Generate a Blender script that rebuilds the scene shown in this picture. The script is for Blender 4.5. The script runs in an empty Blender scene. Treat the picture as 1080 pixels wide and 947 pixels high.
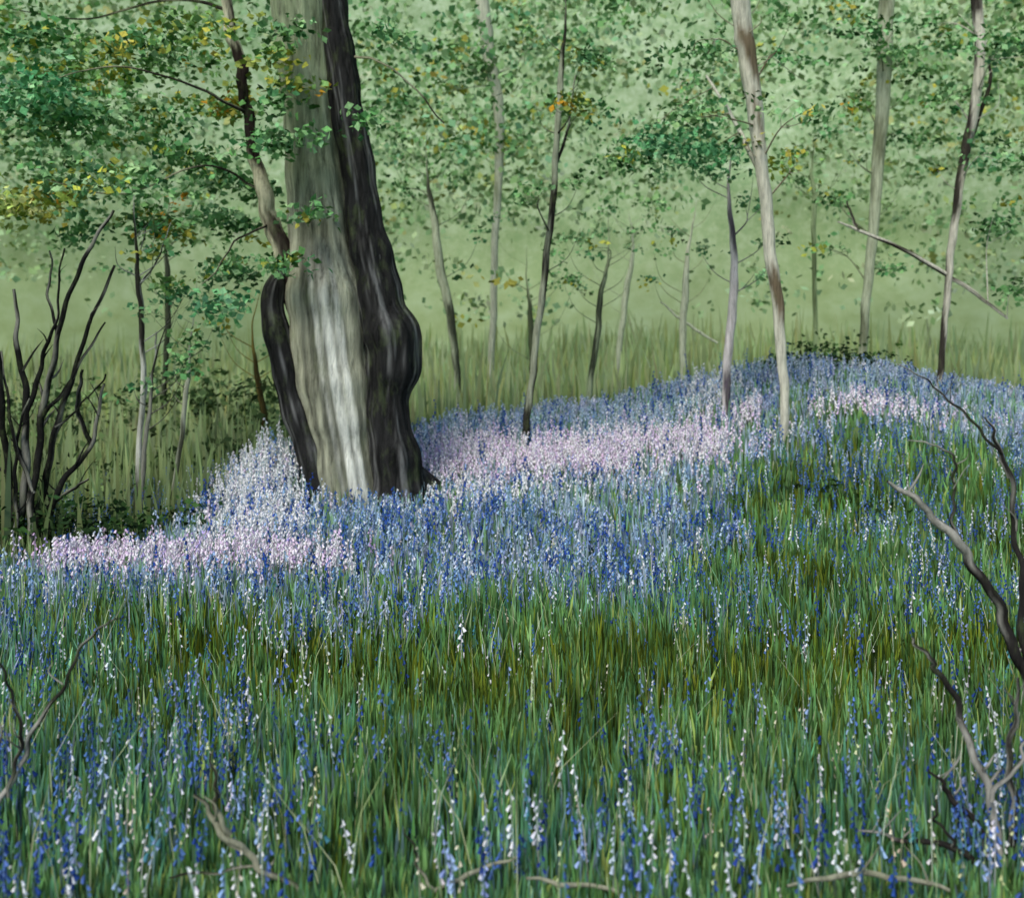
import bpy, math, random
import numpy as np
from mathutils import Vector
rng = np.random.default_rng(11)
random.seed(5)
EYE = 2.4

# ------------------------------------------------------------------ helpers
def lin(c, k=1.0):
    c = np.asarray(c, float)/255.0
    l = np.where(c <= 0.04045, c/12.92, ((c+0.055)/1.055)**2.4)
    return l*k

def pt(u, v, d):
    """image coordinates (pixel column, pixel row, distance in m) -> metres"""
    return np.array([(u-540)/1080*d, d, EYE-(v-330)/1080*d])

def sstep(t):
    t = np.clip(t, 0, 1)
    return t*t*(3-2*t)

_ph = rng.uniform(0, 6.28, (4, 6)); _an = rng.uniform(0, 6.28, (4, 6))
def wav(x, y, f, k=0):
    r = 0
    for i in range(6):
        ff = f*(0.6+0.35*i)
        r = r+np.sin((x*np.cos(_an[k, i])+y*np.sin(_an[k, i]))*ff+_ph[k, i])/(1+0.25*i)
    return r/2.6

def gh(x, y):
    x = np.asarray(x, float); y = np.asarray(y, float)
    r = np.interp(x, [-14, -8, -4, -1.3, 1, 3.1, 4.6, 6, 8, 14], [-.1, 0, .08, .5, .72, 1.1, 1.45, 1.25, .9, .5])
    z = r*sstep((y-9)/7)*(1-0.62*sstep((y-16.3)/6))
    z = z+0.45*np.exp(-((x+2.7)**2/.7+(y-12.6)**2/.9))
    z = z+0.04*wav(x, y, 1.1, 0)*sstep((y-3)/4)
    return z

def mesh_obj(name, V, Fq, col=None, mat=None, parent=None, smooth=False):
    V = np.ascontiguousarray(V, dtype=np.float32); Fq = np.ascontiguousarray(Fq, dtype=np.int32)
    me = bpy.data.meshes.new(name)
    me.vertices.add(len(V)); me.vertices.foreach_set('co', V.ravel())
    k = Fq.shape[1]
    me.loops.add(Fq.size); me.loops.foreach_set('vertex_index', Fq.ravel())
    me.polygons.add(len(Fq)); me.polygons.foreach_set('loop_start', np.arange(0, Fq.size, k, dtype=np.int32))
    if smooth:
        me.polygons.foreach_set('use_smooth', np.ones(len(Fq), dtype=bool))
    me.update(calc_edges=True)
    if col is not None:
        a = me.color_attributes.new('Col', 'FLOAT_COLOR', 'POINT')
        c4 = np.ones((len(V), 4), dtype=np.float32); c4[:, :3] = np.clip(col, 0, .9)
        a.data.foreach_set('color', c4.ravel())
    me.validate()
    ob = bpy.data.objects.new(name, me)
    bpy.context.scene.collection.objects.link(ob)
    if mat: me.materials.append(mat)
    if parent: ob.parent = parent
    return ob

def empty(name):
    e = bpy.data.objects.new(name, None); bpy.context.scene.collection.objects.link(e)
    e.empty_display_size = 0.2
    return e

# ------------------------------------------------------------------ materials
def new_mat(name):
    m = bpy.data.materials.new(name); m.use_nodes = True
    nt = m.node_tree; nt.nodes.clear()
    return m, nt

def noise(nt, coord, scale, detail=4, rough=.55, vec=(1, 1, 1)):
    mp = nt.nodes.new('ShaderNodeMapping'); mp.inputs['Scale'].default_value = vec
    nt.links.new(coord, mp.inputs['Vector'])
    n = nt.nodes.new('ShaderNodeTexNoise'); n.inputs['Scale'].default_value = scale
    n.inputs['Detail'].default_value = detail; n.inputs['Roughness'].default_value = rough
    nt.links.new(mp.outputs[0], n.inputs['Vector'])
    return n.outputs['Fac']

def ramp(nt, fac, stops):
    r = nt.nodes.new('ShaderNodeValToRGB'); nt.links.new(fac, r.inputs[0])
    el = r.color_ramp.elements
    el[0].position = stops[0][0]; el[0].color = (*stops[0][1], 1)
    el[1].position = stops[-1][0]; el[1].color = (*stops[-1][1], 1)
    for p, c in stops[1:-1]:
        e = el.new(p); e.color = (*c, 1)
    return r.outputs[0]

def mixc(nt, a, b, fac, mode='MIX'):
    m = nt.nodes.new('ShaderNodeMix'); m.data_type = 'RGBA'; m.blend_type = mode
    if isinstance(fac, float): m.inputs[0].default_value = fac
    else: nt.links.new(fac, m.inputs[0])
    nt.links.new(a, m.inputs[6]); nt.links.new(b, m.inputs[7])
    return m.outputs[2]

def g3(v): return (v, v, v)
def L3(c, k=1.0): return tuple(lin(c, k))

def diffuse_out(nt, c, normal=None):
    d = nt.nodes.new('ShaderNodeBsdfDiffuse'); nt.links.new(c, d.inputs[0])
    if normal: nt.links.new(normal, d.inputs['Normal'])
    o = nt.nodes.new('ShaderNodeOutputMaterial'); nt.links.new(d.outputs[0], o.inputs[0])

def leaf_mat(name, vscale=30, lo=.75, hi=1.25):
    m, nt = new_mat(name)
    at = nt.nodes.new('ShaderNodeVertexColor'); at.layer_name = 'Col'
    tc = nt.nodes.new('ShaderNodeTexCoord')
    n = noise(nt, tc.outputs['Object'], vscale, 1)
    diffuse_out(nt, mixc(nt, at.outputs[0], ramp(nt, n, [(.3, g3(lo)), (.7, g3(hi))]), 1.0, 'MULTIPLY'))
    return m

def bark_mat(name, sc=14, lo=.55, hi=1.35, bump=.5, mossf=.3):
    m, nt = new_mat(name)
    at = nt.nodes.new('ShaderNodeVertexColor'); at.layer_name = 'Col'
    tc = nt.nodes.new('ShaderNodeTexCoord')
    n = noise(nt, tc.outputs['Object'], sc, 9, .72, (1, 1, .1))
    n2 = noise(nt, tc.outputs['Object'], sc*.35, 6, .7, (1, 1, .5))
    c = mixc(nt, at.outputs[0], ramp(nt, n, [(.34, g3(lo)), (.5, g3(1)), (.66, g3(hi))]), 1.0, 'MULTIPLY')
    moss = mixc(nt, c, ramp(nt, n, [(.3, L3((70, 84, 46))), (.7, L3((132, 150, 96)))]),
                ramp(nt, n2, [(.52, g3(0)), (.72, g3(mossf))]))
    b = nt.nodes.new('ShaderNodeBump'); b.inputs['Strength'].default_value = bump; b.inputs['Distance'].default_value = .05
    nt.links.new(n, b.inputs['Height'])
    diffuse_out(nt, moss, b.outputs[0])
    return m

M_LEAF = leaf_mat('leaf'); M_GRASS = leaf_mat('grass_blade', 8, .75, 1.25); M_PETAL = leaf_mat('petal', 20, .85, 1.15)
M_FAR = leaf_mat('far_leaf', 3, .9, 1.1)
M_OAK = bark_mat('oak_bark', 15, .35, 1.45, .9, .4); M_BARK = bark_mat('thin_bark', 30, .55, 1.35, .4)

m, nt = new_mat('woodland_floor')
tc = nt.nodes.new('ShaderNodeTexCoord')
n1 = noise(nt, tc.outputs['Object'], .9, 6, .6); n2 = noise(nt, tc.outputs['Object'], 14, 5, .7)
c1 = ramp(nt, n1, [(.3, L3((56, 76, 40))), (.5, L3((78, 104, 60))), (.7, L3((98, 120, 76)))])
c2 = mixc(nt, c1, ramp(nt, n2, [(.3, g3(.6)), (.7, g3(1.4))]), 1.0, 'MULTIPLY')
sx = nt.nodes.new('ShaderNodeSeparateXYZ'); nt.links.new(tc.outputs['Object'], sx.inputs[0])
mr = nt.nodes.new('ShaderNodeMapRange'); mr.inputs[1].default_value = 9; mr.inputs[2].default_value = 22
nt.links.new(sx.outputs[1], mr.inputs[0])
c3 = mixc(nt, c2, ramp(nt, n2, [(.3, L3((128, 148, 98))), (.7, L3((148, 166, 116)))]), mr.outputs[0])  # floor pales with distance: haze put into the colour
diffuse_out(nt, c3)
M_GROUND = m

m, nt = new_mat('distant_wood')
tc = nt.nodes.new('ShaderNodeTexCoord'); co = tc.outputs['Object']
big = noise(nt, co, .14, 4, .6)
KB = .98  # pale greens below carry painted distance haze, no real mist
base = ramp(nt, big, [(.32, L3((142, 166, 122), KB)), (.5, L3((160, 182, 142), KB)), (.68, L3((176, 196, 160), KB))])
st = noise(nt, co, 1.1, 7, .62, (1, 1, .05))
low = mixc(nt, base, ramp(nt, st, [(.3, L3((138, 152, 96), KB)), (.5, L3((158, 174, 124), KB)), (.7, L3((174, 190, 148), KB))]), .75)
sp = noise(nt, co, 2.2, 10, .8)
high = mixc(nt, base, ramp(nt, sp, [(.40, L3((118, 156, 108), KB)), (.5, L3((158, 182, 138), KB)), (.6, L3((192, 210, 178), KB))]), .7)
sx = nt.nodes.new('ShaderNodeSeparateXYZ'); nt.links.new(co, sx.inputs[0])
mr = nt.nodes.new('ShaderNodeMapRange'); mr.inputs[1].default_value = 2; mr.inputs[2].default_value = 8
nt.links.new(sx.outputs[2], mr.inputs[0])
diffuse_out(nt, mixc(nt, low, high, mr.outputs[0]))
M_WOOD = m

# ------------------------------------------------------------------ ground
xs = np.concatenate([[-400, -200, -100, -60], np.linspace(-40, -14, 14), np.linspace(-13.6, 13.6, 120), np.linspace(14, 40, 14), [60, 100, 200, 400]])
ys = np.concatenate([[-400, -150, -50, -15, -5], np.linspace(0, 24, 130), np.linspace(25, 60, 20), [90, 200, 400]])
X, Y = np.meshgrid(xs, ys); Z = gh(X, Y)
nx, ny = len(xs), len(ys)
idx = np.arange(nx*ny).reshape(ny, nx)
Fg = np.stack([idx[:-1, :-1], idx[:-1, 1:], idx[1:, 1:], idx[1:, :-1]], -1).reshape(-1, 4)
mesh_obj('ground', np.stack([X, Y, Z], -1).reshape(-1, 3), Fg, None, M_GROUND, smooth=True)

# ------------------------------------------------------------------ distant woodland bank
th = np.linspace(math.radians(-88), math.radians(88), 260); zz = np.linspace(-1, 24, 70)
T, ZZ = np.meshgrid(th, zz)
R = 35+ZZ*.28+4*sstep(ZZ/5)**.5+.5*wav(T*30, ZZ, .5, 1)+.2*wav(T*60, ZZ*2, .9, 2)
Xw = R*np.sin(T); Yw = R*np.cos(T); ZW = ZZ+(ZZ > 20)*2.2*wav(T*40, ZZ*0, .8, 3)
idx = np.arange(T.size).reshape(T.shape)
Fw = np.stack([idx[:-1, :-1], idx[1:, :-1], idx[1:, 1:], idx[:-1, 1:]], -1).reshape(-1, 4)
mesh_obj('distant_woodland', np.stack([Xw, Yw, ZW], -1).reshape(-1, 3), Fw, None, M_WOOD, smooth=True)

# ------------------------------------------------------------------ blades
def pick(pal, n, k=1.0, jit=.18):
    P = np.array([lin(c, k) for c, w in pal]); w = np.array([w for c, w in pal], float); w /= w.sum()
    i = rng.choice(len(P), n, p=w)
    return P[i]*(1+rng.normal(0, jit, (n, 1)))*(1+rng.normal(0, .05, (n, 3)))

def blades(x, y, h, w, col, lean=.13, z=None):
    n = len(x)
    z = gh(x, y)-.02 if z is None else z
    a = rng.uniform(-.9, .9, n)
    wx, wy = np.cos(a)*w/2, np.sin(a)*w/2
    la = rng.uniform(0, 6.283, n); lm = np.abs(rng.normal(0, lean, n))*h
    lx, ly = np.cos(la)*lm, np.sin(la)*lm
    B = np.stack([x, y, z], -1)
    Wd = np.stack([wx, wy, np.zeros(n)], -1)
    L = lambda f, t: np.stack([lx*f, ly*f, h*t], -1)
    V = np.stack([B-Wd, B+Wd, B-Wd*.85+L(.3, .55), B+Wd*.85+L(.3, .55), B-Wd*.12+L(1, 1), B+Wd*.12+L(1, 1)], 1)
    o = (np.arange(n)*6)[:, None]
    F = np.stack([o+np.array([0, 1, 3, 2]), o+np.array([2, 3, 5, 4])], 1).reshape(-1, 4)
    C = np.repeat(col[:, None, :], 6, 1)*np.array([.9, .9, 1, 1, 1.1, 1.1])[None, :, None]  # base shading painted in: darker foot, lighter tip
    return V.reshape(-1, 3), F, C.reshape(-1, 3)

def ell(x, y, cx, cy, rx, ry):
    return np.exp(-(((x-cx)/rx)**2+((y-cy)/ry)**2))

def area(n, y0, y1, k=.66, pad=.4):
    y = y0*np.exp(rng.uniform(0, 1, n)*math.log(y1/y0))
    x = rng.uniform(-1, 1, n)*(k*y+pad)
    return x, y

yn_x = [-9, -5, -3, -1.5, 0, 1.2, 2.2, 2.8, 4.6, 5.6, 7, 12]
yn_y = [7.2, 7.4, 7.7, 7.7, 8.2, 8.8, 10.8, 12.4, 13.0, 12.6, 11.8, 11]
yf_x = [-9, -5, -4.1, -3.6, -3.0, -2.6, -1, 4, 12]
yf_y = [8.9, 9.0, 9.4, 10.2, 12.0, 13.6, 16.2, 17, 17]
def band(x, y):
    j = .5*wav(x, y, 2.2, 1)+.5*wav(x*3, y*1.2, 2.6, 2)
    a = sstep((y-np.interp(x, yn_x, yn_y)+j+1.2)/2.8)
    b = 1-sstep((y-np.interp(x, yf_x, yf_y)+j*.5)/.6)
    return a*b

GREENS = [((88, 126, 72), 5), ((70, 104, 54), 4), ((106, 144, 88), 3), ((86, 132, 94), 2), ((128, 146, 76), 1.2), ((160, 178, 132), .4), ((48, 72, 38), 2.2)]
OLIVE = [((84, 98, 30), 4), ((60, 78, 26), 5), ((108, 120, 42), 1.5), ((76, 104, 42), 3), ((40, 56, 24), 4)]
TEAL = [((82, 130, 96), 4), ((62, 106, 78), 4), ((110, 152, 120), 2), ((92, 116, 122), 2), ((58, 92, 56), 2)]
BLUEG = [((128, 146, 160), 4), ((104, 126, 140), 3), ((150, 162, 176), 2), ((104, 138, 106), 4), ((78, 108, 74), 2)]
n = 100000
x, y = area(n, 3.3, 17)
KG = 1.3
g = pick(GREENS, n, KG)
ol = np.zeros(n)
for e in [(-2.1, 7.0, .6, .8), (-1.2, 6.6, .7, .8), (-.2, 6.3, .9, .8), (3.5, 11.4, .9, 1.0), (1.6, 6.4, 1.0, .8), (.7, 6.7, .9, .6), (3.2, 7.0, .6, .7), (4.9, 9.6, .5, 1), (2.4, 9, .4, .9), (2.3, 6.9, .8, .7)]:
    ol = np.maximum(ol, ell(x, y, *e))
te = np.zeros(n)
for e in [(-1.9, 5.1, 1.1, .9), (1.3, 7.9, .8, .5), (-3.2, 6.6, 1.2, .7), (2.0, 4.7, .8, .5), (.2, 4.5, .7, .5)]:
    te = np.maximum(te, ell(x, y, *e))
strk = wav(x*18/np.maximum(y, 1), y*.8, 3.0, 2)
r = rng.uniform(0, 1, n)
mo = (r < ol*(.75+.35*strk)+.12*(strk > .5)); g[mo] = pick(OLIVE, mo.sum(), 1.3)
r = rng.uniform(0, 1, n)
mt = (r < te*.6)&~mo; g[mt] = pick(TEAL, mt.sum(), KG)
bd = band(x, y)
mb = rng.uniform(0, 1, n) < bd*.85; g[mb] = pick(BLUEG, mb.sum(), 1.4)
g *= (1+.25*wav(x*1.6, y, 4.5, 3))[:, None]
left_far = (y > np.interp(x, yf_x, yf_y))
sage = pick([((120, 140, 90), 4), ((106, 126, 76), 3), ((134, 152, 104), 2), ((86, 102, 60), 2)], n, 1.1)
g[left_far] = sage[left_far]
h = rng.uniform(.12, .34, n)*(1-.1*bd)*(1+.25*wav(x, y, 2.6, 1))*(1-.5*sstep((5.0-y)/.8))
V, F, C = blades(x, y, h, (.008+.0013*y)*rng.uniform(.5, 1.5, n), g)
mesh_obj('grass', V, F, C, M_GRASS)

# rough grass beyond the glade (haze painted in: blade colours pale with distance)
n = 26000
y = rng.uniform(9.3, 34, n); x = rng.uniform(-1, 1, n)*(.7*y+1)
keep = (y > np.interp(x, yf_x, yf_y)+.5)
x, y = x[keep], y[keep]; n = len(x)
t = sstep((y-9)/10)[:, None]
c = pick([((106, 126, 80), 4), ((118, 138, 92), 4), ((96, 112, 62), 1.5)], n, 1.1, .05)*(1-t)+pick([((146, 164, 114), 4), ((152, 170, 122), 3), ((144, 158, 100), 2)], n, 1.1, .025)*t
bear = x/y
sm = wav(bear*40, y*.2, .8, 2)+.8*wav(bear*12, y*.15, 1, 1)
k1 = sstep((sm+.1)/1.0)*sstep((-.16-bear)/.1)*(y < 25)
k2 = sstep((sm-.3)/1.0)*(bear > -.16)*(y > 15)*(y < 25)
c *= (1-.55*k1-.25*k2)[:, None]
hh = rng.uniform(.2, .6, n)*(1+.8*rng.uniform(0, 1, n)**4)*(1+(y-10)/18)*(1+.5*k1)
V, F, C = blades(x, y, hh, (.02+.0026*y)*rng.uniform(.5, 1.5, n), c, .12)
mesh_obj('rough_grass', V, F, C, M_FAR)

# ------------------------------------------------------------------ bluebells
def spikes(x, y, h, col, nb, bl, br):
    """each plant: curved stem + nb drooping bells (open three sided cups)"""
    n = len(x); z = gh(x, y)
    la = rng.uniform(0, 6.283, n); lm = rng.uniform(.02, .18, n)*h
    lx, ly = np.cos(la)*lm, np.sin(la)*lm
    a = rng.uniform(-.8, .8, n); w = br*.22
    Wd = np.stack([np.cos(a)*w, np.sin(a)*w, 0*a], -1); B = np.stack([x, y, z], -1)
    def at(t): return B+np.stack([lx*t**2, ly*t**2, h*t], -1)
    Vs = np.stack([B-Wd, B+Wd, at(.6)-Wd, at(.6)+Wd, at(1.)-Wd*.5, at(1.)+Wd*.5], 1).reshape(-1, 3)
    o = (np.arange(n)*6)[:, None]
    Fs = np.stack([o+np.array([0, 1, 3, 2]), o+np.array([2, 3, 5, 4])], 1).reshape(-1, 4)
    sc = pick([((80, 120, 64), 3), ((70, 96, 80), 2)], n, 1.3)*.6+col*.4
    Vl, Fl, Cl = [Vs], [Fs], [np.repeat(sc, 6, 0)]; off = len(Vs)
    for k in range(nb):
        t = .4+.6*(k+rng.uniform(-.3, .3, n))/max(nb-1, 1)
        t = np.clip(t, .33, 1.02)
        c0 = B+np.stack([lx*t**2, ly*t**2, h*t], -1)
        s = (1.25-.65*t)[:, None]*rng.uniform(.7, 1.35, (n, 1))
        ang = rng.uniform(0, 6.283, n)
        out = np.stack([np.cos(ang), np.sin(ang), np.zeros(n)], -1)
        top = c0+out*br*s*.5
        dirv = out*.55+np.array([0, 0, -1.0]); dirv /= np.linalg.norm(dirv, axis=1, keepdims=True)
        bot = top+dirv*bl*s
        sd = np.stack([-np.sin(ang), np.cos(ang), np.zeros(n)], -1); up = np.cross(dirv, sd)
        vs = [top+(sd*math.cos(j*2.0944)+up*math.sin(j*2.0944))*br*s*.45 for j in range(3)]
        vs += [bot+(sd*math.cos(j*2.0944)+up*math.sin(j*2.0944))*br*s*.95 for j in range(3)]
        Vb = np.stack(vs, 1).reshape(-1, 3)
        o = (np.arange(n)*6)[:, None]+off
        Fb = np.stack([o+np.array([0, 1, 4, 3]), o+np.array([1, 2, 5, 4]), o+np.array([2, 0, 3, 5])], 1).reshape(-1, 4)
        cb = col*(1+rng.normal(0, .14, (n, 1)))
        Cb = np.repeat(cb[:, None, :], 6, 1)*np.array([.9, .9, .9, 1.1, 1.1, 1.1])[None, :, None]
        Vl.append(Vb); Fl.append(Fb); Cl.append(Cb.reshape(-1, 3)); off += len(Vb)
    return np.concatenate(Vl), np.concatenate(Fl), np.concatenate(Cl)

BLUES = [((44, 72, 136), 3), ((92, 120, 164), 4), ((134, 156, 184), 4), ((166, 180, 200), 3.5), ((220, 224, 234), .8)]
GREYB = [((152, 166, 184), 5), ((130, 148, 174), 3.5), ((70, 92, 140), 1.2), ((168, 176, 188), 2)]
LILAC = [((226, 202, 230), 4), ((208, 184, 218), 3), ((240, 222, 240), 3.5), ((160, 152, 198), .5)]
WHITE = [((244, 246, 250), 5), ((216, 224, 240), 3), ((146, 168, 210), 1.3), ((60, 88, 156), .5)]
def flowers(x, y):
    n = len(x); c = pick(BLUES, n, 1.4, .1)
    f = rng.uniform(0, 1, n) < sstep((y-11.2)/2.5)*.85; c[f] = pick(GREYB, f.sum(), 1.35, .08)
    L = np.zeros(n)
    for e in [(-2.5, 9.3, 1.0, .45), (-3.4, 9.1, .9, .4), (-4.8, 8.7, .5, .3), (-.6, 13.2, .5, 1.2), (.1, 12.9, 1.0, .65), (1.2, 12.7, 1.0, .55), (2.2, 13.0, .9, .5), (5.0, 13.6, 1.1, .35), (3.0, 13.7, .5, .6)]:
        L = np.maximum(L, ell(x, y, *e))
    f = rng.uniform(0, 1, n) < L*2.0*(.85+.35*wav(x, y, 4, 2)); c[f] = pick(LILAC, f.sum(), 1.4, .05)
    Wt = np.zeros(n)
    for e in [(-2.6, 10.4, .5, .6), (.1, 11.7, 1.2, .4), (3.0, 15.2, .5, .7), (-.9, 11.9, .4, .8)]:
        Wt = np.maximum(Wt, ell(x, y, *e))
    f = rng.uniform(0, 1, n) < Wt*1.0; c[f] = pick(WHITE, f.sum(), 1.3, .05)
    return c, L
n0 = 44000
x = rng.uniform(-10, 12, n0); y = rng.uniform(5.8, 17.3, n0)
b_ = band(x, y); clmp = .7+.6*wav(x*1.5, y, 3.5, 0)
keep = (np.abs(x) < .62*y+.5)&(rng.uniform(0, 1, n0) < b_**1.2*.66*clmp+.1*b_)
x, y = x[keep], y[keep]; n = len(x)
h = rng.uniform(.17, .36, n)*(1+.25*wav(x, y, 2, 2))
tall = rng.uniform(0, 1, n) < .03; h[tall] *= 1.6
h *= 1+1.2*ell(x, y, 3.1, 15.4, .6, .7)*rng.uniform(.1, 1, n)
col, Lm = flowers(x, y); h *= 1+.15*Lm
dd_ = tall&(rng.uniform(0, 1, n) < .8); col[dd_] = lin((40, 66, 140), 1.2)
nw = 1050
yw = rng.uniform(9.9, 12.3, nw); xw = -.25*yw+rng.normal(0, .27, nw)
hw = rng.uniform(.22, .42, nw)*(1+.85*rng.uniform(0, 1, nw)*ell(xw, yw, -2.8, 11.9, .35, .9))
cw = pick([((246, 248, 252), 7), ((216, 226, 244), 3), ((132, 158, 208), 1.6), ((52, 78, 150), 1), ((222, 204, 230), 1.4)], nw, 1.3, .05)
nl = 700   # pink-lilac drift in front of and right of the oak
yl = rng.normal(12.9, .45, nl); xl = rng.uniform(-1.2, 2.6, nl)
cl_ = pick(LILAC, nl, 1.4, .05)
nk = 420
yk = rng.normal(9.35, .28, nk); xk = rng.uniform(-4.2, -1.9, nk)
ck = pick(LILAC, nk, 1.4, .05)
x = np.r_[x, xw, xl, xk]; y = np.r_[y, yw, yl, yk]; h = np.r_[h, hw, rng.uniform(.25, .42, nl), rng.uniform(.22, .36, nk)]; col = np.vstack([col, cw, cl_, ck])
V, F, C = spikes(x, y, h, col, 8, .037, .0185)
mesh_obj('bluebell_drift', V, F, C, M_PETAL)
print('drift plants', len(x))
n0 = 26000
x = rng.uniform(-6, 8, n0); y = rng.uniform(3.8, 13, n0)
dn = .13+.1*sstep((y-6.8)/1.5)+.55*ell(x, y, -2.3, 5.0, .8, .9)+.5*ell(x, y, 2.3, 4.7, .7, .6)+.2*ell(x, y, .3, 4.8, 1.6, .5)
dn += .3*ell(x, y, -3.6, 6.4, 1.2, .9)+.2*ell(x, y, 4.3, 10.5, 2, 1.4)+.1*ell(x, y, .5, 5.6, 1.0, .5)
dn -= .12*ell(x, y, .2, 6.4, 2.2, .7)
keep = (np.abs(x) < .62*y+.5)&(rng.uniform(0, 1, n0) < dn*(.7+.8*wav(x, y, 5, 1)))&(band(x, y) < .6)
x, y = x[keep], y[keep]; n = len(x)
c = pick([((42, 66, 126), 5), ((76, 104, 160), 4), ((132, 152, 190), 2.5), ((208, 214, 228), 1.8), ((64, 112, 120), 1)], n, 1.35, .1)
V, F, C = spikes(x, y, rng.uniform(.22, .42, n), c, 8, .026, .0115)
mesh_obj('scattered_bluebells', V, F, C, M_PETAL)
print('scattered', n)
n0 = 2600
x, y = area(n0, 3.8, 12)
keep = (rng.uniform(0, 1, n0) < .16+.4*ell(x, y, -1.6, 5.4, 1.0, .8)+.4*ell(x, y, 2.2, 4.8, .8, .7)); x, y = x[keep], y[keep]; n = len(x)
c = pick([((236, 238, 236), 4), ((226, 214, 190), 1), ((206, 214, 160), 1)], n, 1, .05)
V, F, C = spikes(x, y, rng.uniform(.18, .36, n), c, 5, .02, .01)
mesh_obj('white_wildflowers', V, F, C, M_PETAL)
n = 340
x, y = area(n, 4.0, 9)
V, F, C = blades(x, y, rng.uniform(.3, .62, n), np.full(n, .004), pick([((190, 200, 150), 3), ((210, 214, 190), 2)], n, 1, .05), .35)
mesh_obj('dry_grass_stalks', V, F, C, M_GRASS)

# ------------------------------------------------------------------ stems
def crom(P, m):
    P = np.asarray(P, float)
    Q = np.vstack([2*P[0]-P[1], P, 2*P[-1]-P[-2]])
    out = []
    for i in range(1, len(Q)-2):
        t = np.linspace(0, 1, m, endpoint=False)[:, None]
        p0, p1, p2, p3 = Q[i-1], Q[i], Q[i+1], Q[i+2]
        out.append(.5*((2*p1)+(-p0+p2)*t+(2*p0-5*p1+4*p2-p3)*t**2+(-p0+3*p1-3*p2+p3)*t**3))
    out.append(P[-1:])
    return np.vstack(out)

def tube(P4, sides, m, rough, tone, seed=0, wob=0):
    S = crom(P4, m); C3 = S[:, :3].copy(); R = np.maximum(S[:, 3], .0008)
    k = len(C3)
    if wob:
        tt = np.arange(k)/m*6.283
        C3[:, 0] += wob*(np.sin(tt*.8+seed)+.6*np.sin(tt*1.9+seed*2)); C3[:, 1] += wob*np.sin(tt*.9+seed*3)
    T = np.gradient(C3, axis=0); T /= np.linalg.norm(T, axis=1, keepdims=True)+1e-9
    ref = np.array([0, 1, 0.]) if abs(T[0][1]) < .9 else np.array([1., 0, 0])
    A = np.cross(T, ref); A /= np.linalg.norm(A, axis=1, keepdims=True)+1e-9; Bn = np.cross(T, A)
    th = np.linspace(0, 2*np.pi, sides, endpoint=False)
    TH, SS = np.meshgrid(th, np.cumsum(np.r_[0, np.linalg.norm(np.diff(C3, axis=0), axis=1)]))
    rr = R[:, None]*(1+rough*(.5*np.sin(3*TH+1.3*SS+seed)+.35*np.sin(7*TH-2.1*SS+seed*2)+.3*np.sin(13*TH+1.1*SS*3+seed)+.5*np.sin(SS*5.3+seed+TH)+.4*np.sin(SS*13+seed*2)))
    V = C3[:, None, :]+rr[..., None]*(np.cos(TH)[..., None]*A[:, None, :]+np.sin(TH)[..., None]*Bn[:, None, :])
    idx = np.arange(k*sides).reshape(k, sides); nx_ = np.roll(idx, -1, 1)
    F = np.stack([idx[:-1], nx_[:-1], nx_[1:], idx[1:]], -1).reshape(-1, 4)
    col = tone(TH, SS, V)
    return V.reshape(-1, 3), F, col.reshape(-1, 3)

def tone_mix(pale, dark, frac, seed, f=2.2):
    pa, da = lin(pale), lin(dark)
    def fn(TH, SS, V):
        w = np.sin(SS*f+seed)+.6*np.sin(SS*f*2.7+TH*1.0+seed*3)+.9*np.sin(TH+seed*1.7)+.3*np.sin(TH*5+SS*9)
        t = sstep((w/2.8*.5+.5-frac)/.16+.5)[..., None]
        return da*(1-t)+pa*t
    return fn

class Acc:
    def __init__(s): s.V = []; s.F = []; s.C = []; s.o = 0
    def add(s, V, F, C):
        s.V.append(V); s.F.append(F+s.o); s.C.append(C); s.o += len(V)
    def obj(s, name, mat, parent=None, smooth=True):
        if s.V: return mesh_obj(name, np.concatenate(s.V), np.concatenate(s.F), np.concatenate(s.C), mat, parent, smooth)

def leaves(center, r, n, pal, size, k=1.35, sub=12, flat=.5):
    m_ = max(1, n//sub)
    sc = rng.normal(0, .45, (m_, 3))*np.array([r, r*.8, r*flat])+center
    P = np.repeat(sc, sub, 0)+rng.normal(0, 1, (m_*sub, 3))*np.array([size*1.2, size*1.2, size*.5])
    n = len(P)
    csub = np.repeat(pick(pal, m_, k, .12), sub, 0)*(1+rng.normal(0, .1, (n, 1)))
    d = rng.normal(0, 1, (n, 3)); d[:, 2] *= .5; d[:, 2] -= .25; d /= np.linalg.norm(d, axis=1, keepdims=True)
    s = np.cross(d, rng.normal(0, 1, (n, 3))); s /= np.linalg.norm(s, axis=1, keepdims=True)
    nn = np.cross(d, s); L = (size*rng.uniform(.6, 1.3, n))[:, None]
    V = np.stack([P, P+d*L*.5+s*L*.36+nn*L*.1, P+d*L, P+d*L*.5-s*L*.36+nn*L*.1], 1).reshape(-1, 3)
    F = np.arange(n*4).reshape(-1, 4)
    return V, F, np.repeat(csub, 4, 0)

LG = [((110, 152, 98), 4), ((90, 134, 80), 4), ((76, 122, 78), 3), ((134, 170, 118), 3), ((152, 154, 66), 1), ((60, 92, 52), 2)]
LO = [((154, 154, 66), 3), ((134, 150, 72), 3), ((108, 144, 84), 6), ((196, 146, 48), .9), ((76, 112, 58), 2)]
LE = [((94, 150, 100), 4), ((120, 168, 120), 3), ((72, 124, 82), 3), ((140, 176, 126), 1)]
LD = [((52, 76, 42), 4), ((38, 56, 34), 3), ((72, 104, 54), 3)]

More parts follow.
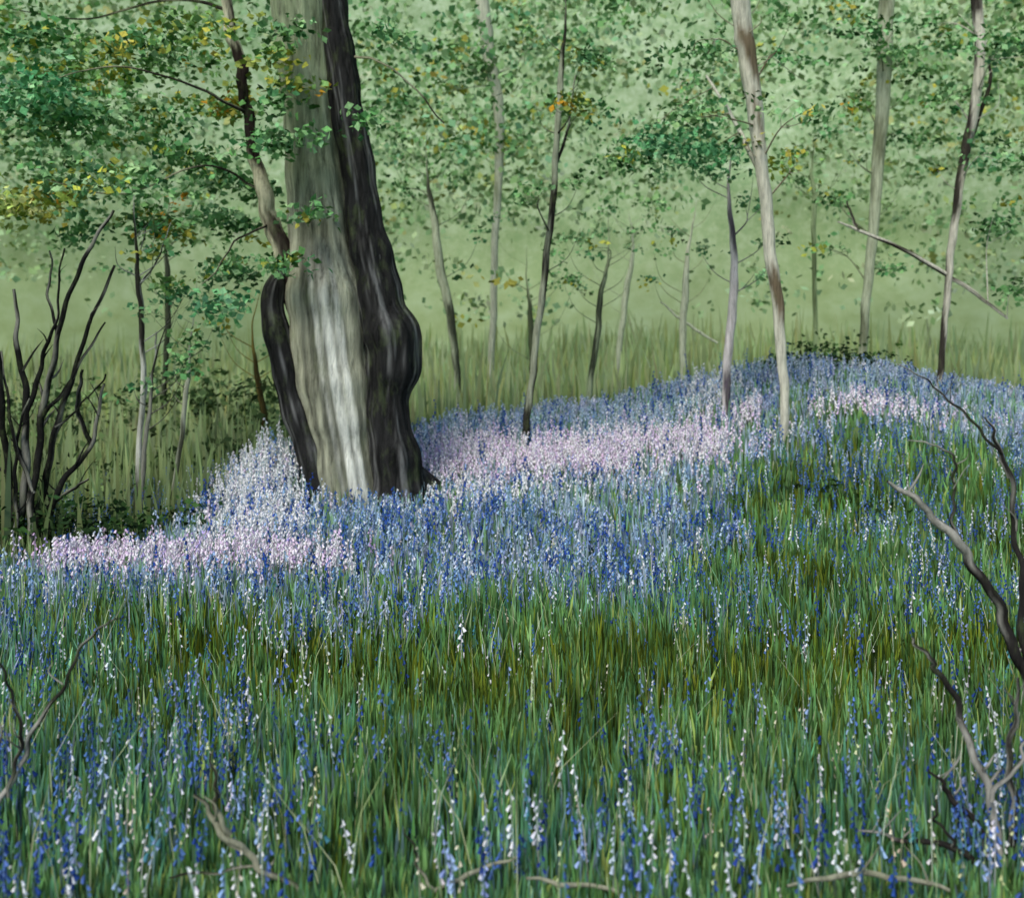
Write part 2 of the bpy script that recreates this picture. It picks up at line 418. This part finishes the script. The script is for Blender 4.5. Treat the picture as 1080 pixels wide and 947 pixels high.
def make_tree(name, d, stems, clumps, frac=.45, pale=(168, 170, 152), dark=(52, 50, 46), size=.095, rough=.09, seed=1, thin=.82):
    e = empty(name); A = Acc(); trunks = []; Lf = Acc()
    for i, st in enumerate(stems):
        P = [np.r_[pt(u, v, d+dd), w*thin/1080*d/2] for (u, v, w, dd) in [(s+(0,))[:4] for s in st]]
        top = P[0]; tip_small = i == 0 and st[0][2] <= 5
        if i == 0:
            last = P[-1]
            if last[2] > gh(last[0], last[1])-.1:
                P.append(np.r_[last[0], last[1], float(gh(last[0], last[1]))-.15, last[3]*1.25])
        if tip_small:
            P[0][3] *= .8
            P.insert(0, np.r_[top[:3]+np.array([rng.normal(0, .1), 0, .7]), .002])
        A.add(*tube(P, 14, 10, rough, tone_mix(pale, dark, frac, seed+i*1.3), seed+i, wob=.006*(d/12)))
        trunks.append(crom(P, 6))
        if i == 0:
            S_ = trunks[0]
            for q_ in range(9 if tip_small else 6):
                j = int(rng.uniform(.02, .55)*len(S_)); q = S_[j]
                sgn = rng.choice([-1, 1]); Lg = rng.uniform(.25, .7)*(d/13)
                m1 = q[:3]+np.array([sgn*Lg*.5, rng.normal(0, .1), Lg*.35]); m2 = q[:3]+np.array([sgn*Lg*.8, rng.normal(0, .2), Lg])
                r0 = min(q[3]*.4, .009)
                A.add(*tube([np.r_[q[:3], r0], np.r_[m1, r0*.6], np.r_[m2, r0*.2]], 5, 5, .05, tone_mix(pale, dark, .6, seed), seed))
                if rng.uniform() < .5: Lf.add(*leaves(m2, .2*d/13, 36, LG, size*.9))
    allp = np.vstack(trunks)
    for (u, v, r, n, pal) in clumps:
        dd = rng.uniform(-.8, .8)
        c = pt(u, v, d+dd); rm = r/1080*d
        Lf.add(*leaves(c, rm, n, pal, size))
        dist = np.linalg.norm((allp[:, :3]-c)*np.array([1, 1, .6])+np.array([0, 0, .25]), axis=1)
        q = allp[np.argmin(dist)]
        mid = (q[:3]+c)/2+rng.normal(0, .12, 3)*np.array([1, 1, .6])+np.array([0, 0, .1])
        r0 = min(q[3]*.4, .014)
        A.add(*tube([np.r_[q[:3], r0], np.r_[mid, r0*.6], np.r_[c+rng.normal(0, rm*.2, 3), r0*.25]], 6, 6, .05, tone_mix(pale, dark, .6, seed), seed))
        for _ in range(2):
            t_ = c+rng.normal(0, rm*.5, 3)
            A.add(*tube([np.r_[mid, r0*.4], np.r_[(mid+t_)/2+rng.normal(0, .06, 3), r0*.3], np.r_[t_, r0*.12]], 5, 4, .05, tone_mix(pale, dark, .6, seed), seed))
    A.obj('trunk', M_BARK, e)
    Lf.obj('foliage', M_LEAF, e, False)
    return e

# ---- old oak
D = 12.0
e = empty('old_oak_tree'); A = Acc()
def P4(l, d): return [np.r_[pt(u, v, d+dd), w/1080*d/2] for (u, v, w, dd) in l]
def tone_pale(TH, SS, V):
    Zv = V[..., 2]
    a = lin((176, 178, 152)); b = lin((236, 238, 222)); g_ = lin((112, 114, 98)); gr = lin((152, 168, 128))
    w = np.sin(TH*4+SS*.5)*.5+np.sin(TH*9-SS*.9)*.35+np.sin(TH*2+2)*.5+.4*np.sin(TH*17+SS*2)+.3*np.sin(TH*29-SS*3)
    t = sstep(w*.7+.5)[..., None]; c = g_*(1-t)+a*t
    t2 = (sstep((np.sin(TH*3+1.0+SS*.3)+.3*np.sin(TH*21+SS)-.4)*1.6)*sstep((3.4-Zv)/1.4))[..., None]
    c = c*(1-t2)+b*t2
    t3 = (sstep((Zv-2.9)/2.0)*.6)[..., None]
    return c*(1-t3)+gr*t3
def tone_dark(TH, SS, V):  # dark bark colour; on the right stem it paints the trunk's shade
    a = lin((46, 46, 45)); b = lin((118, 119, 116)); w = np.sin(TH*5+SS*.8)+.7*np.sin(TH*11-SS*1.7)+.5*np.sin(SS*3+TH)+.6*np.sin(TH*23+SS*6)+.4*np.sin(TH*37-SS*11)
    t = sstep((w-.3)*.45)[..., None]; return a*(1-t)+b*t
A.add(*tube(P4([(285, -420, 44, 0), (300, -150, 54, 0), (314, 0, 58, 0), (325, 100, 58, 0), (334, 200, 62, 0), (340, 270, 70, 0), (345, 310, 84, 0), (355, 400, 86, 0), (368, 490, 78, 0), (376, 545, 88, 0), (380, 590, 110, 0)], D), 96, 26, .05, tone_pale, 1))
A.add(*tube(P4([(330, -420, 26, .1), (340, -150, 32, .1), (350, 0, 32, .0), (364, 100, 34, -.1), (381, 200, 34, -.12), (389, 262, 42, -.12), (402, 320, 48, -.15), (412, 355, 58, -.18), (413, 385, 56, -.18), (409, 430, 46, -.18), (416, 485, 54, -.18), (422, 540, 66, -.15), (430, 590, 84, -.1)], D), 80, 26, .1, tone_dark, 4))  # trunk's shaded right side, put into a separate dark-coloured stem
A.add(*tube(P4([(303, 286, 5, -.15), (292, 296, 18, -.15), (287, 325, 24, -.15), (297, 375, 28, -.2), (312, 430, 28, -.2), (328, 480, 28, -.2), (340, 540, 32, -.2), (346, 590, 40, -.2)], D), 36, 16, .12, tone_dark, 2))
A.add(*tube(P4([(222, -200, 8, -.1), (238, 0, 11, -.1), (252, 60, 12, -.1), (258, 105, 11, -.1), (268, 160, 13, -.1), (280, 215, 17, -.1), (296, 262, 20, -.1), (318, 330, 26, 0)], D), 18, 14, .11, tone_mix((196, 194, 162), (56, 48, 44), .45, 2.2, 2.6), 3, wob=.015))
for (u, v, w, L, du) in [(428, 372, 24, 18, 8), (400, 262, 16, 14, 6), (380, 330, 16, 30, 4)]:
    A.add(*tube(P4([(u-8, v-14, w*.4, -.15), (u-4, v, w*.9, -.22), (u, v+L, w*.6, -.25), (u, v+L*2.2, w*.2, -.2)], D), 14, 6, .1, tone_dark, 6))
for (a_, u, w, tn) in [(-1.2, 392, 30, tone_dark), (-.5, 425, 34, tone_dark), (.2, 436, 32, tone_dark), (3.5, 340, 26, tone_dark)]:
    b = pt(u, 510, D); L = rng.uniform(.4, .65)
    q = []
    for t_, rr in [(0, 1), (.45, .8), (1, .35)]:
        xx, yy = b[0]+math.cos(a_)*L*t_, b[1]+math.sin(a_)*L*t_
        zz_ = (b[2]+.05)*(1-t_)**2+gh(xx, yy)*(1-(1-t_)**2)-.05*t_
        q.append(np.r_[xx, yy, zz_, w/1080*D/2*rr])
    A.add(*tube(q, 16, 8, .08, tn, 2))
limbs = [[(318, 20, 20, .3), (380, -60, 14, .8), (470, -120, 8, 1.2)], [(300, -60, 22, 0), (200, -140, 14, -.5), (80, -180, 8, -1)], [(290, -300, 18, 0), (380, -380, 10, 1), (460, -430, 6, 1)],
         [(262, 120, 4, -.1), (200, 90, 2.5, -.5), (120, 70, 1.6, -.7), (40, 90, 1, -.9)], [(275, 200, 3, -.1), (215, 175, 2, -.6), (130, 205, 1.5, -.9), (50, 190, 1, -1.2)],
         [(240, 10, 4, -.1), (180, 0, 3, .3), (90, 20, 2, .8), (10, 10, 1, 1)], [(285, 235, 3, -.1), (250, 255, 2, -.6), (215, 300, 1.2, -.8)], [(372, 60, 3, -.2), (410, 70, 2, -.4), (470, 130, 1.5, -.6)]]
for i, l in enumerate(limbs): A.add(*tube(P4(l, D), 10, 8, .06, tone_mix((160, 158, 130), (56, 52, 46), .6, i), i, wob=.02))
A.obj('trunk', M_OAK, e)
Lf = Acc()
cl = [(40, 40, 70, 420, LG), (110, 70, 70, 420, LO), (60, 130, 75, 450, LG), (170, 50, 60, 330, LG), (215, 30, 50, 220, LO), (150, 130, 65, 380, LG), (230, 110, 45, 240, LO), (215, 175, 60, 300, LG),
      (110, 190, 65, 360, LG), (40, 210, 50, 260, LO), (30, 100, 60, 400, LE), (60, 105, 50, 260, LE), (170, 235, 50, 240, LO), (240, 235, 45, 230, LG), (90, 245, 40, 110, LG), (280, 150, 30, 150, LG), (255, 285, 34, 180, LG), (230, 320, 30, 120, LE),
      (300, 278, 22, 110, LG), (322, 226, 18, 70, LG), (285, 60, 28, 90, LO), (290, 110, 26, 90, LG), (390, 130, 25, 60, LG), (405, 40, 25, 50, LG), (10, 215, 45, 200, [((204, 208, 130), 3), ((170, 186, 108), 2)]), (180, 300, 26, 50, LO), (270, 195, 26, 100, LG),
      (300, 30, 22, 90, LG), (312, 90, 22, 80, LO), (320, 140, 16, 50, LG),
      (60, -80, 110, 400, LG), (200, -110, 110, 400, LG), (420, -140, 100, 300, LG), (320, -300, 160, 500, LG)]
for (u, v, r_, n, pal) in cl:
    dd = rng.uniform(-1.3, .9) if u < 280 else -.75
    Lf.add(*leaves(pt(u, v, D+dd), r_/1080*D, int(n*1.25), pal, .1))
Lf.obj('foliage', M_LEAF, e, False)

# ---- slim woodland trees
make_tree('birch_tree', 13.0, [[(768, -260, 20), (780, 0, 24), (788, 60, 24), (803, 170, 17), (811, 250, 16), (820, 320, 15), (826, 400, 12), (828, 462, 11)], [(806, 190, 8), (770, 120, 5, .4), (745, 80, 3, .8)]],
          [(700, 150, 50, 420, LE), (750, 165, 50, 420, LE), (660, 165, 34, 200, LG), (745, 120, 40, 220, LG), (840, 170, 28, 90, LO), (820, 60, 30, 80, LG), (730, 50, 45, 150, LG), (850, 120, 26, 60, LG), (770, -120, 90, 300, LG)], .25, (206, 204, 184), (112, 100, 80), seed=2.1)
make_tree('birch_tree', 16.6, [[(940, -200, 18), (936, 0, 20), (930, 120, 17), (920, 250, 13), (912, 340, 11), (908, 390, 10)]],
          [(900, 30, 45, 240, LG), (965, 60, 45, 240, LG), (905, 110, 30, 90, LO), (960, 150, 34, 100, LG), (880, 210, 30, 110, LG), (870, 262, 22, 60, LG), (940, 285, 22, 70, LG), (935, -110, 90, 240, LG)], .25, (176, 184, 154), (118, 124, 98), size=.11, seed=5.0)
make_tree('birch_tree', 15.2, [[(1026, -160, 14), (1030, 0, 14), (1034, 70, 13), (1018, 160, 12), (1006, 240, 10), (1000, 300, 9), (994, 370, 8), (988, 425, 8)],
                               [(1016, 170, 7), (1042, 95, 5, .2), (1044, 60, 3, .3)], [(1001, 291, 6), (950, 262, 5, -.1), (905, 243, 4, -.15), (884, 234, 2, -.2)], [(905, 243, 4, -.15), (896, 222, 3, -.1), (893, 212, 2, -.1)], [(1001, 291, 6), (1032, 312, 5, -.1), (1062, 336, 3, -.2)]],
          [(1055, 50, 40, 220, LG), (1000, 100, 36, 150, LG), (1060, 160, 40, 220, LG), (1050, 230, 40, 200, LG), (1070, 300, 30, 110, LG), (985, 30, 30, 90, LG), (1040, -80, 70, 200, LG)], .48, (204, 200, 182), (60, 56, 50), size=.105, seed=.7)
make_tree('sapling_tree', 14.0, [[(596, 28, 4), (591, 90, 8), (586, 170, 8), (578, 260, 9), (568, 340, 9), (561, 400, 9), (555, 455, 10)], [(585, 180, 5), (600, 130, 3, .2), (606, 80, 2, .2)]],
          [(620, 60, 34, 150, LG), (600, 105, 34, 130, LO), (560, 205, 26, 50, LG), (630, 120, 26, 60, LG)], .55, (160, 166, 142), (48, 46, 42), seed=3.3)
make_tree('birch_tree', 21, [[(500, -160, 16), (508, 0, 18), (518, 70, 16), (527, 130, 13), (524, 220, 10), (520, 320, 9), (517, 440, 9)]],
          [(480, 70, 40, 160, LG), (525, 150, 40, 170, LO), (440, 110, 30, 110, LG), (450, 50, 34, 90, LG), (560, 40, 34, 90, LG), (500, -80, 70, 160, LG)], .1, (188, 192, 168), (146, 156, 122), size=.13, seed=1.5)
make_tree('sapling_tree', 18, [[(450, 180, 3), (456, 220, 8), (465, 285, 12), (476, 340, 11), (482, 400, 9), (485, 450, 9)]], [(430, 200, 26, 60, LG)], .45, (170, 178, 148), (70, 74, 60), seed=2.9)
make_tree('sapling_tree', 16.5, [[(642, 268, 3), (634, 310, 7), (629, 360, 8), (620, 425, 7)]], [(625, 255, 24, 50, LG)], .55, (146, 158, 124), (62, 68, 54), seed=.3)
make_tree('sapling_tree', 22, [[(668, 255, 4), (662, 300, 8), (655, 350, 8), (650, 420, 8)]], [], .1, (180, 188, 160), (144, 154, 118), seed=.3)
make_tree('sapling_tree', 19, [[(556, 300, 3), (560, 340, 7), (560, 400, 6), (558, 440, 6)]], [], .55, (146, 158, 122), (80, 88, 66), seed=.9)
make_tree('birch_tree', 14.2, [[(768, 190, 4), (773, 250, 8), (774, 310, 11), (768, 370, 11), (765, 430, 11)]], [(790, 215, 24, 50, LG)], .3, (200, 194, 190), (92, 84, 92), seed=2.3)
make_tree('sapling_tree', 17.5, [[(728, 250, 4), (722, 310, 9), (720, 380, 9), (718, 420, 9)], [(697, 318, 2), (712, 332, 3), (730, 345, 4), (756, 362, 3)]], [], .15, (186, 192, 164), (146, 152, 114), seed=4.3)
make_tree('sapling_tree', 20, [[(856, 180, 4), (859, 210, 7), (858, 260, 6), (862, 400, 6)]], [(850, 190, 22, 40, LG)], .4, (142, 160, 118), (92, 106, 74), seed=4.8)
make_tree('sapling_tree', 11.6, [[(143, 250, 4), (146, 300, 7), (150, 350, 7), (150, 430, 7), (143, 540, 8)], [(150, 430, 4), (163, 380, 3, .1), (165, 350, 2, .1)], [(148, 300, 3), (168, 270, 2, .1), (180, 235, 1, .1)]], [(150, 240, 20, 40, LG)], .4, (192, 194, 180), (56, 54, 48), seed=1.9)
make_tree('sapling_tree', 11.4, [[(164, 378, 3), (158, 430, 5), (152, 480, 6), (148, 545, 7)]], [], .6, (136, 136, 122), (48, 48, 42), seed=3.9)
make_tree('sapling_tree', 11.8, [[(201, 362, 3), (197, 410, 6), (190, 470, 6), (180, 545, 6)]], [], .3, (172, 176, 152), (86, 88, 70), seed=5.9)
make_tree('sapling_tree', 17, [[(174, 255, 4), (177, 300, 8), (176, 360, 7), (172, 440, 7)]], [], .75, (110, 120, 94), (60, 66, 52), seed=6.3)
make_tree('sapling_tree', 15, [[(266, 350, 3), (272, 400, 7), (280, 450, 8), (288, 510, 8)]], [], .6, (140, 126, 66), (76, 66, 38), seed=7)

def shrub(name, stems, tone=((160, 158, 148), (46, 44, 42)), frac=.58, sides=8, lift=0, wob=.012):
    e = empty(name); A = Acc()
    for i, l in enumerate(stems):
        P = [np.r_[pt(u, v, dd)+np.array([0, 0, lift]), w/1080*dd/2] for (u, v, dd, w) in l]
        A.add(*tube(P, sides, 10, .12, tone_mix(tone[0], tone[1], frac, i*1.7+.4, 4), i, wob=wob))
        if len(P) > 3:
            S_ = crom(P, 6)
            for _ in range(3):
                j = int(rng.uniform(.3, .9)*len(S_)); q = S_[j]; Lg = rng.uniform(.1, .3)*l[0][2]/7
                dr = np.array([rng.choice([-1, 1])*.5, rng.normal(0, .3), .8])*Lg
                A.add(*tube([np.r_[q[:3], q[3]*.5], np.r_[q[:3]+dr*.5+rng.normal(0, .02, 3), q[3]*.35], np.r_[q[:3]+dr, .001]], 5, 5, .05, tone_mix(tone[0], tone[1], frac, i), i))
    A.obj('stems', M_BARK, e); return e
S = []
for l in [[(30, 600, 9), (35, 520, 8), (45, 440, 8), (60, 360, 6), (85, 280, 5), (120, 222, 3)],
          [(30, 600, 8), (45, 520, 8), (60, 450, 7), (85, 370, 5), (120, 280, 3)],
          [(20, 600, 10), (25, 520, 9), (28, 440, 8), (20, 370, 6), (14, 305, 3)],
          [(12, 600, 9), (8, 500, 8), (0, 400, 6), (-14, 310, 3)],
          [(40, 600, 8), (60, 520, 7), (95, 470, 5), (110, 405, 3)],
          [(28, 440, 6), (45, 380, 5), (60, 330, 3), (66, 262, 2)],
          [(60, 360, 4), (52, 310, 3), (54, 265, 2)],
          [(95, 470, 5), (82, 425, 5), (88, 390, 3)],
          [(35, 520, 5), (12, 450, 4), (2, 370, 2)],
          [(20, 600, 7), (40, 550, 5), (70, 520, 4), (95, 505, 2)],
          [(45, 440, 5), (75, 400, 4), (110, 340, 2)],
          [(10, 600, 6), (18, 540, 5), (16, 480, 4), (30, 420, 2)], [(60, 450, 3), (88, 425, 2), (112, 395, 2)]]:
    S.append([(u, v, 9.9+.15*math.sin(u), w*.95) for (u, v, w) in l])
shrub('bare_thicket', S, wob=.012, tone=((130, 130, 118), (34, 34, 32)), frac=.68)

for nm, lst in [('bramble_patch', [(-4.7, 10.1, .7, 900), (-4.0, 10.2, .6, 700), (-5.5, 10.3, .8, 800), (-3.4, 10.9, .4, 350)]), ('fern_patch', [(5.0, 16.1, .7, 520), (5.7, 16.4, .5, 360), (4.3, 16.2, .4, 260)]),
                ('fern_patch', [(3.5, 11.2, .4, 160), (3.8, 10.8, .3, 100)])]:
    Lf = Acc()
    for (cx, cy, r_, n) in lst:
        Lf.add(*leaves(np.array([cx, cy, float(gh(cx, cy))+r_*.35]), r_, n, LD, .08, 1.0, 6, .5))
    Lf.obj(nm, M_LEAF, None, False)
# soft shrubby understorey on the left
Lf = Acc()
US = [((96, 118, 74), 4), ((78, 98, 58), 3), ((112, 134, 88), 3), ((62, 80, 48), 2)]
for _ in range(26):
    yy = rng.uniform(12.5, 19); xx = -rng.uniform(.2, .6)*yy; r_ = rng.uniform(.35, .8)
    Lf.add(*leaves(np.array([xx, yy, float(gh(xx, yy))+rng.uniform(.2, 1.1)]), r_, 170, US, .12, 1.15, 8, .9))
Lf.obj('understorey_shrubs', M_FAR, None, False)

shrub('bare_shrub', [
    [(1062, 935, 4.4, 10), (1055, 890, 4.4, 9), (1030, 800, 4.5, 8), (1000, 725, 4.6, 7), (980, 695, 4.6, 5), (962, 672, 4.7, 2)],
    [(1062, 935, 4.4, 9), (1040, 885, 4.4, 7), (1005, 840, 4.5, 6), (980, 812, 4.5, 2)],
    [(1060, 930, 4.4, 9), (1010, 896, 4.4, 7), (950, 885, 4.5, 5), (905, 874, 4.5, 2)],
    [(1062, 935, 4.4, 9), (1068, 860, 4.4, 8), (1066, 780, 4.5, 6), (1078, 715, 4.5, 3)],
    [(1046, 845, 4.4, 5), (1075, 800, 4.4, 4), (1095, 765, 4.4, 2)],
    [(1010, 896, 4.4, 4), (990, 868, 4.4, 3), (984, 845, 4.4, 2)]])
shrub('arching_branch', [
    [(1105, 870, 5.3, 14), (1095, 770, 5.3, 13), (1072, 690, 5.3, 12), (1045, 625, 5.3, 11), (1012, 575, 5.3, 10), (975, 535, 5.3, 8), (938, 508, 5.3, 3)],
    [(1095, 770, 5.3, 10), (1078, 640, 5.3, 7), (1072, 560, 5.4, 6), (1058, 480, 5.4, 5), (1038, 440, 5.4, 2)],
    [(1012, 575, 5.3, 5), (1004, 530, 5.3, 3), (1008, 490, 5.3, 3), (988, 470, 5.3, 2), (955, 464, 5.3, 1)],
    [(1058, 480, 5.4, 3), (1020, 440, 5.4, 3), (985, 408, 5.4, 2), (950, 384, 5.4, 1)]])
shrub('bare_sapling', [
    [(-20, 905, 4.7, 8), (5, 840, 4.7, 6), (35, 775, 4.75, 5), (72, 712, 4.8, 4), (100, 665, 4.8, 2.5), (135, 650, 4.8, 1)],
    [(5, 840, 4.7, 4), (22, 790, 4.7, 4), (14, 735, 4.7, 3), (-6, 690, 4.7, 2)],
    [(-20, 905, 4.7, 6), (-4, 800, 4.8, 3), (-2, 730, 4.8, 2)]])
FT = ((150, 150, 128), (54, 54, 46))
shrub('fallen_branch', [
    [(315, 945, 4.2, 5), (275, 918, 4.2, 7), (238, 885, 4.2, 7), (205, 842, 4.2, 3)],
    [(238, 885, 4.2, 6), (228, 845, 4.2, 5), (224, 800, 4.2, 2)],
    [(275, 918, 4.2, 4), (225, 925, 4.15, 3), (180, 929, 4.15, 2)]], FT, .5, lift=.02)
shrub('fallen_branch', [[(455, 945, 4.15, 4), (500, 925, 4.2, 5), (548, 907, 4.2, 2)], [(455, 945, 4.15, 4), (440, 910, 4.2, 3), (428, 880, 4.2, 1.5)]], FT, .55, lift=.02)
shrub('fallen_branch', [[(830, 942, 4.1, 3), (890, 930, 4.15, 6), (940, 932, 4.15, 6), (1000, 945, 4.15, 4)]], FT, .5, lift=.03)
shrub('fallen_branch', [[(555, 934, 4.1, 3), (600, 940, 4.1, 5), (660, 948, 4.1, 4)]], FT, .4, lift=.03)

# ------------------------------------------------------------------ mid-distance leaf masses, distance haze painted into the leaf colours
def haze(name, n0, d0, d1, thr, pal, k, size, sub, spread):
    d = rng.uniform(d0, d1, n0); x = rng.uniform(-.68, .68, n0)*d
    z = 2.2+rng.uniform(0, 1, n0)**.8*(.42*d)
    wv = wav(x*1.0, z*1.3, .8, 1)+.7*wav(x*3, z*3.3, .8, 2)
    keep = (wv+rng.normal(0, .3, n0) > thr+.7*(1-sstep((z-2.4-.02*d)/2.2)))
    d, x, z = d[keep], x[keep], z[keep]
    n = len(d)*sub
    P = np.repeat(np.stack([x, d, z], -1), sub, 0)+rng.normal(0, 1, (n, 3))*np.array(spread)
    c = np.repeat(pick(pal, len(d), k, .05), sub, 0)
    dv = rng.normal(0, 1, (n, 3)); dv /= np.linalg.norm(dv, axis=1, keepdims=True)
    s = np.cross(dv, rng.normal(0, 1, (n, 3))); s /= np.linalg.norm(s, axis=1, keepdims=True); L = (rng.uniform(.7, 1.4, n)*size)[:, None]
    V = np.stack([P, P+dv*L*.5+s*L*.38, P+dv*L, P+dv*L*.5-s*L*.38], 1).reshape(-1, 3)
    mesh_obj(name, V, np.arange(n*4).reshape(-1, 4), np.repeat(c, 4, 0), M_FAR)
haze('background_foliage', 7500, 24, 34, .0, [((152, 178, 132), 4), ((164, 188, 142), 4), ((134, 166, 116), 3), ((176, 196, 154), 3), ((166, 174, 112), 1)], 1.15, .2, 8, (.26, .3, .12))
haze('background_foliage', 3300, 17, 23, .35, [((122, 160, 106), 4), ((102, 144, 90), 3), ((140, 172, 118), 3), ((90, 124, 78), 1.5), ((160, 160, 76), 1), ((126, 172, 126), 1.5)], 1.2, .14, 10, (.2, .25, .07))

# ------------------------------------------------------------------ light, sky, camera
w = bpy.data.worlds.new('World'); bpy.context.scene.world = w; w.use_nodes = True
nt = w.node_tree; bg = nt.nodes['Background']
sky = nt.nodes.new('ShaderNodeTexSky'); sky.sky_type = 'NISHITA'; sky.sun_disc = False
AZ, EL = 206, 50
sky.sun_elevation = math.radians(EL); sky.sun_rotation = math.radians(AZ)
nt.links.new(sky.outputs[0], bg.inputs[0]); bg.inputs[1].default_value = .15
sl = bpy.data.lights.new('sun', 'SUN'); sl.energy = 2.5; sl.angle = math.radians(25); sl.color = (1, .94, .84)
so = bpy.data.objects.new('sun', sl); bpy.context.scene.collection.objects.link(so)
az = math.radians(AZ); el = math.radians(EL)
to_sun = Vector((math.sin(az)*math.cos(el), math.cos(az)*math.cos(el), math.sin(el)))
so.rotation_euler = (-to_sun).to_track_quat('-Z', 'Y').to_euler()

cam = bpy.data.cameras.new('camera'); cam.lens = 36; cam.sensor_width = 36; cam.shift_y = -0.1329
cam.clip_end = 2000
cam.dof.use_dof = True; cam.dof.focus_distance = 7.5; cam.dof.aperture_fstop = 1.4
co_ = bpy.data.objects.new('camera', cam); bpy.context.scene.collection.objects.link(co_)
co_.location = (0, 0, EYE); co_.rotation_euler = (math.radians(90), 0, 0)
bpy.context.scene.camera = co_
vs = bpy.context.scene.view_settings
vs.view_transform = 'Standard'; vs.look = 'None'; vs.exposure = 0
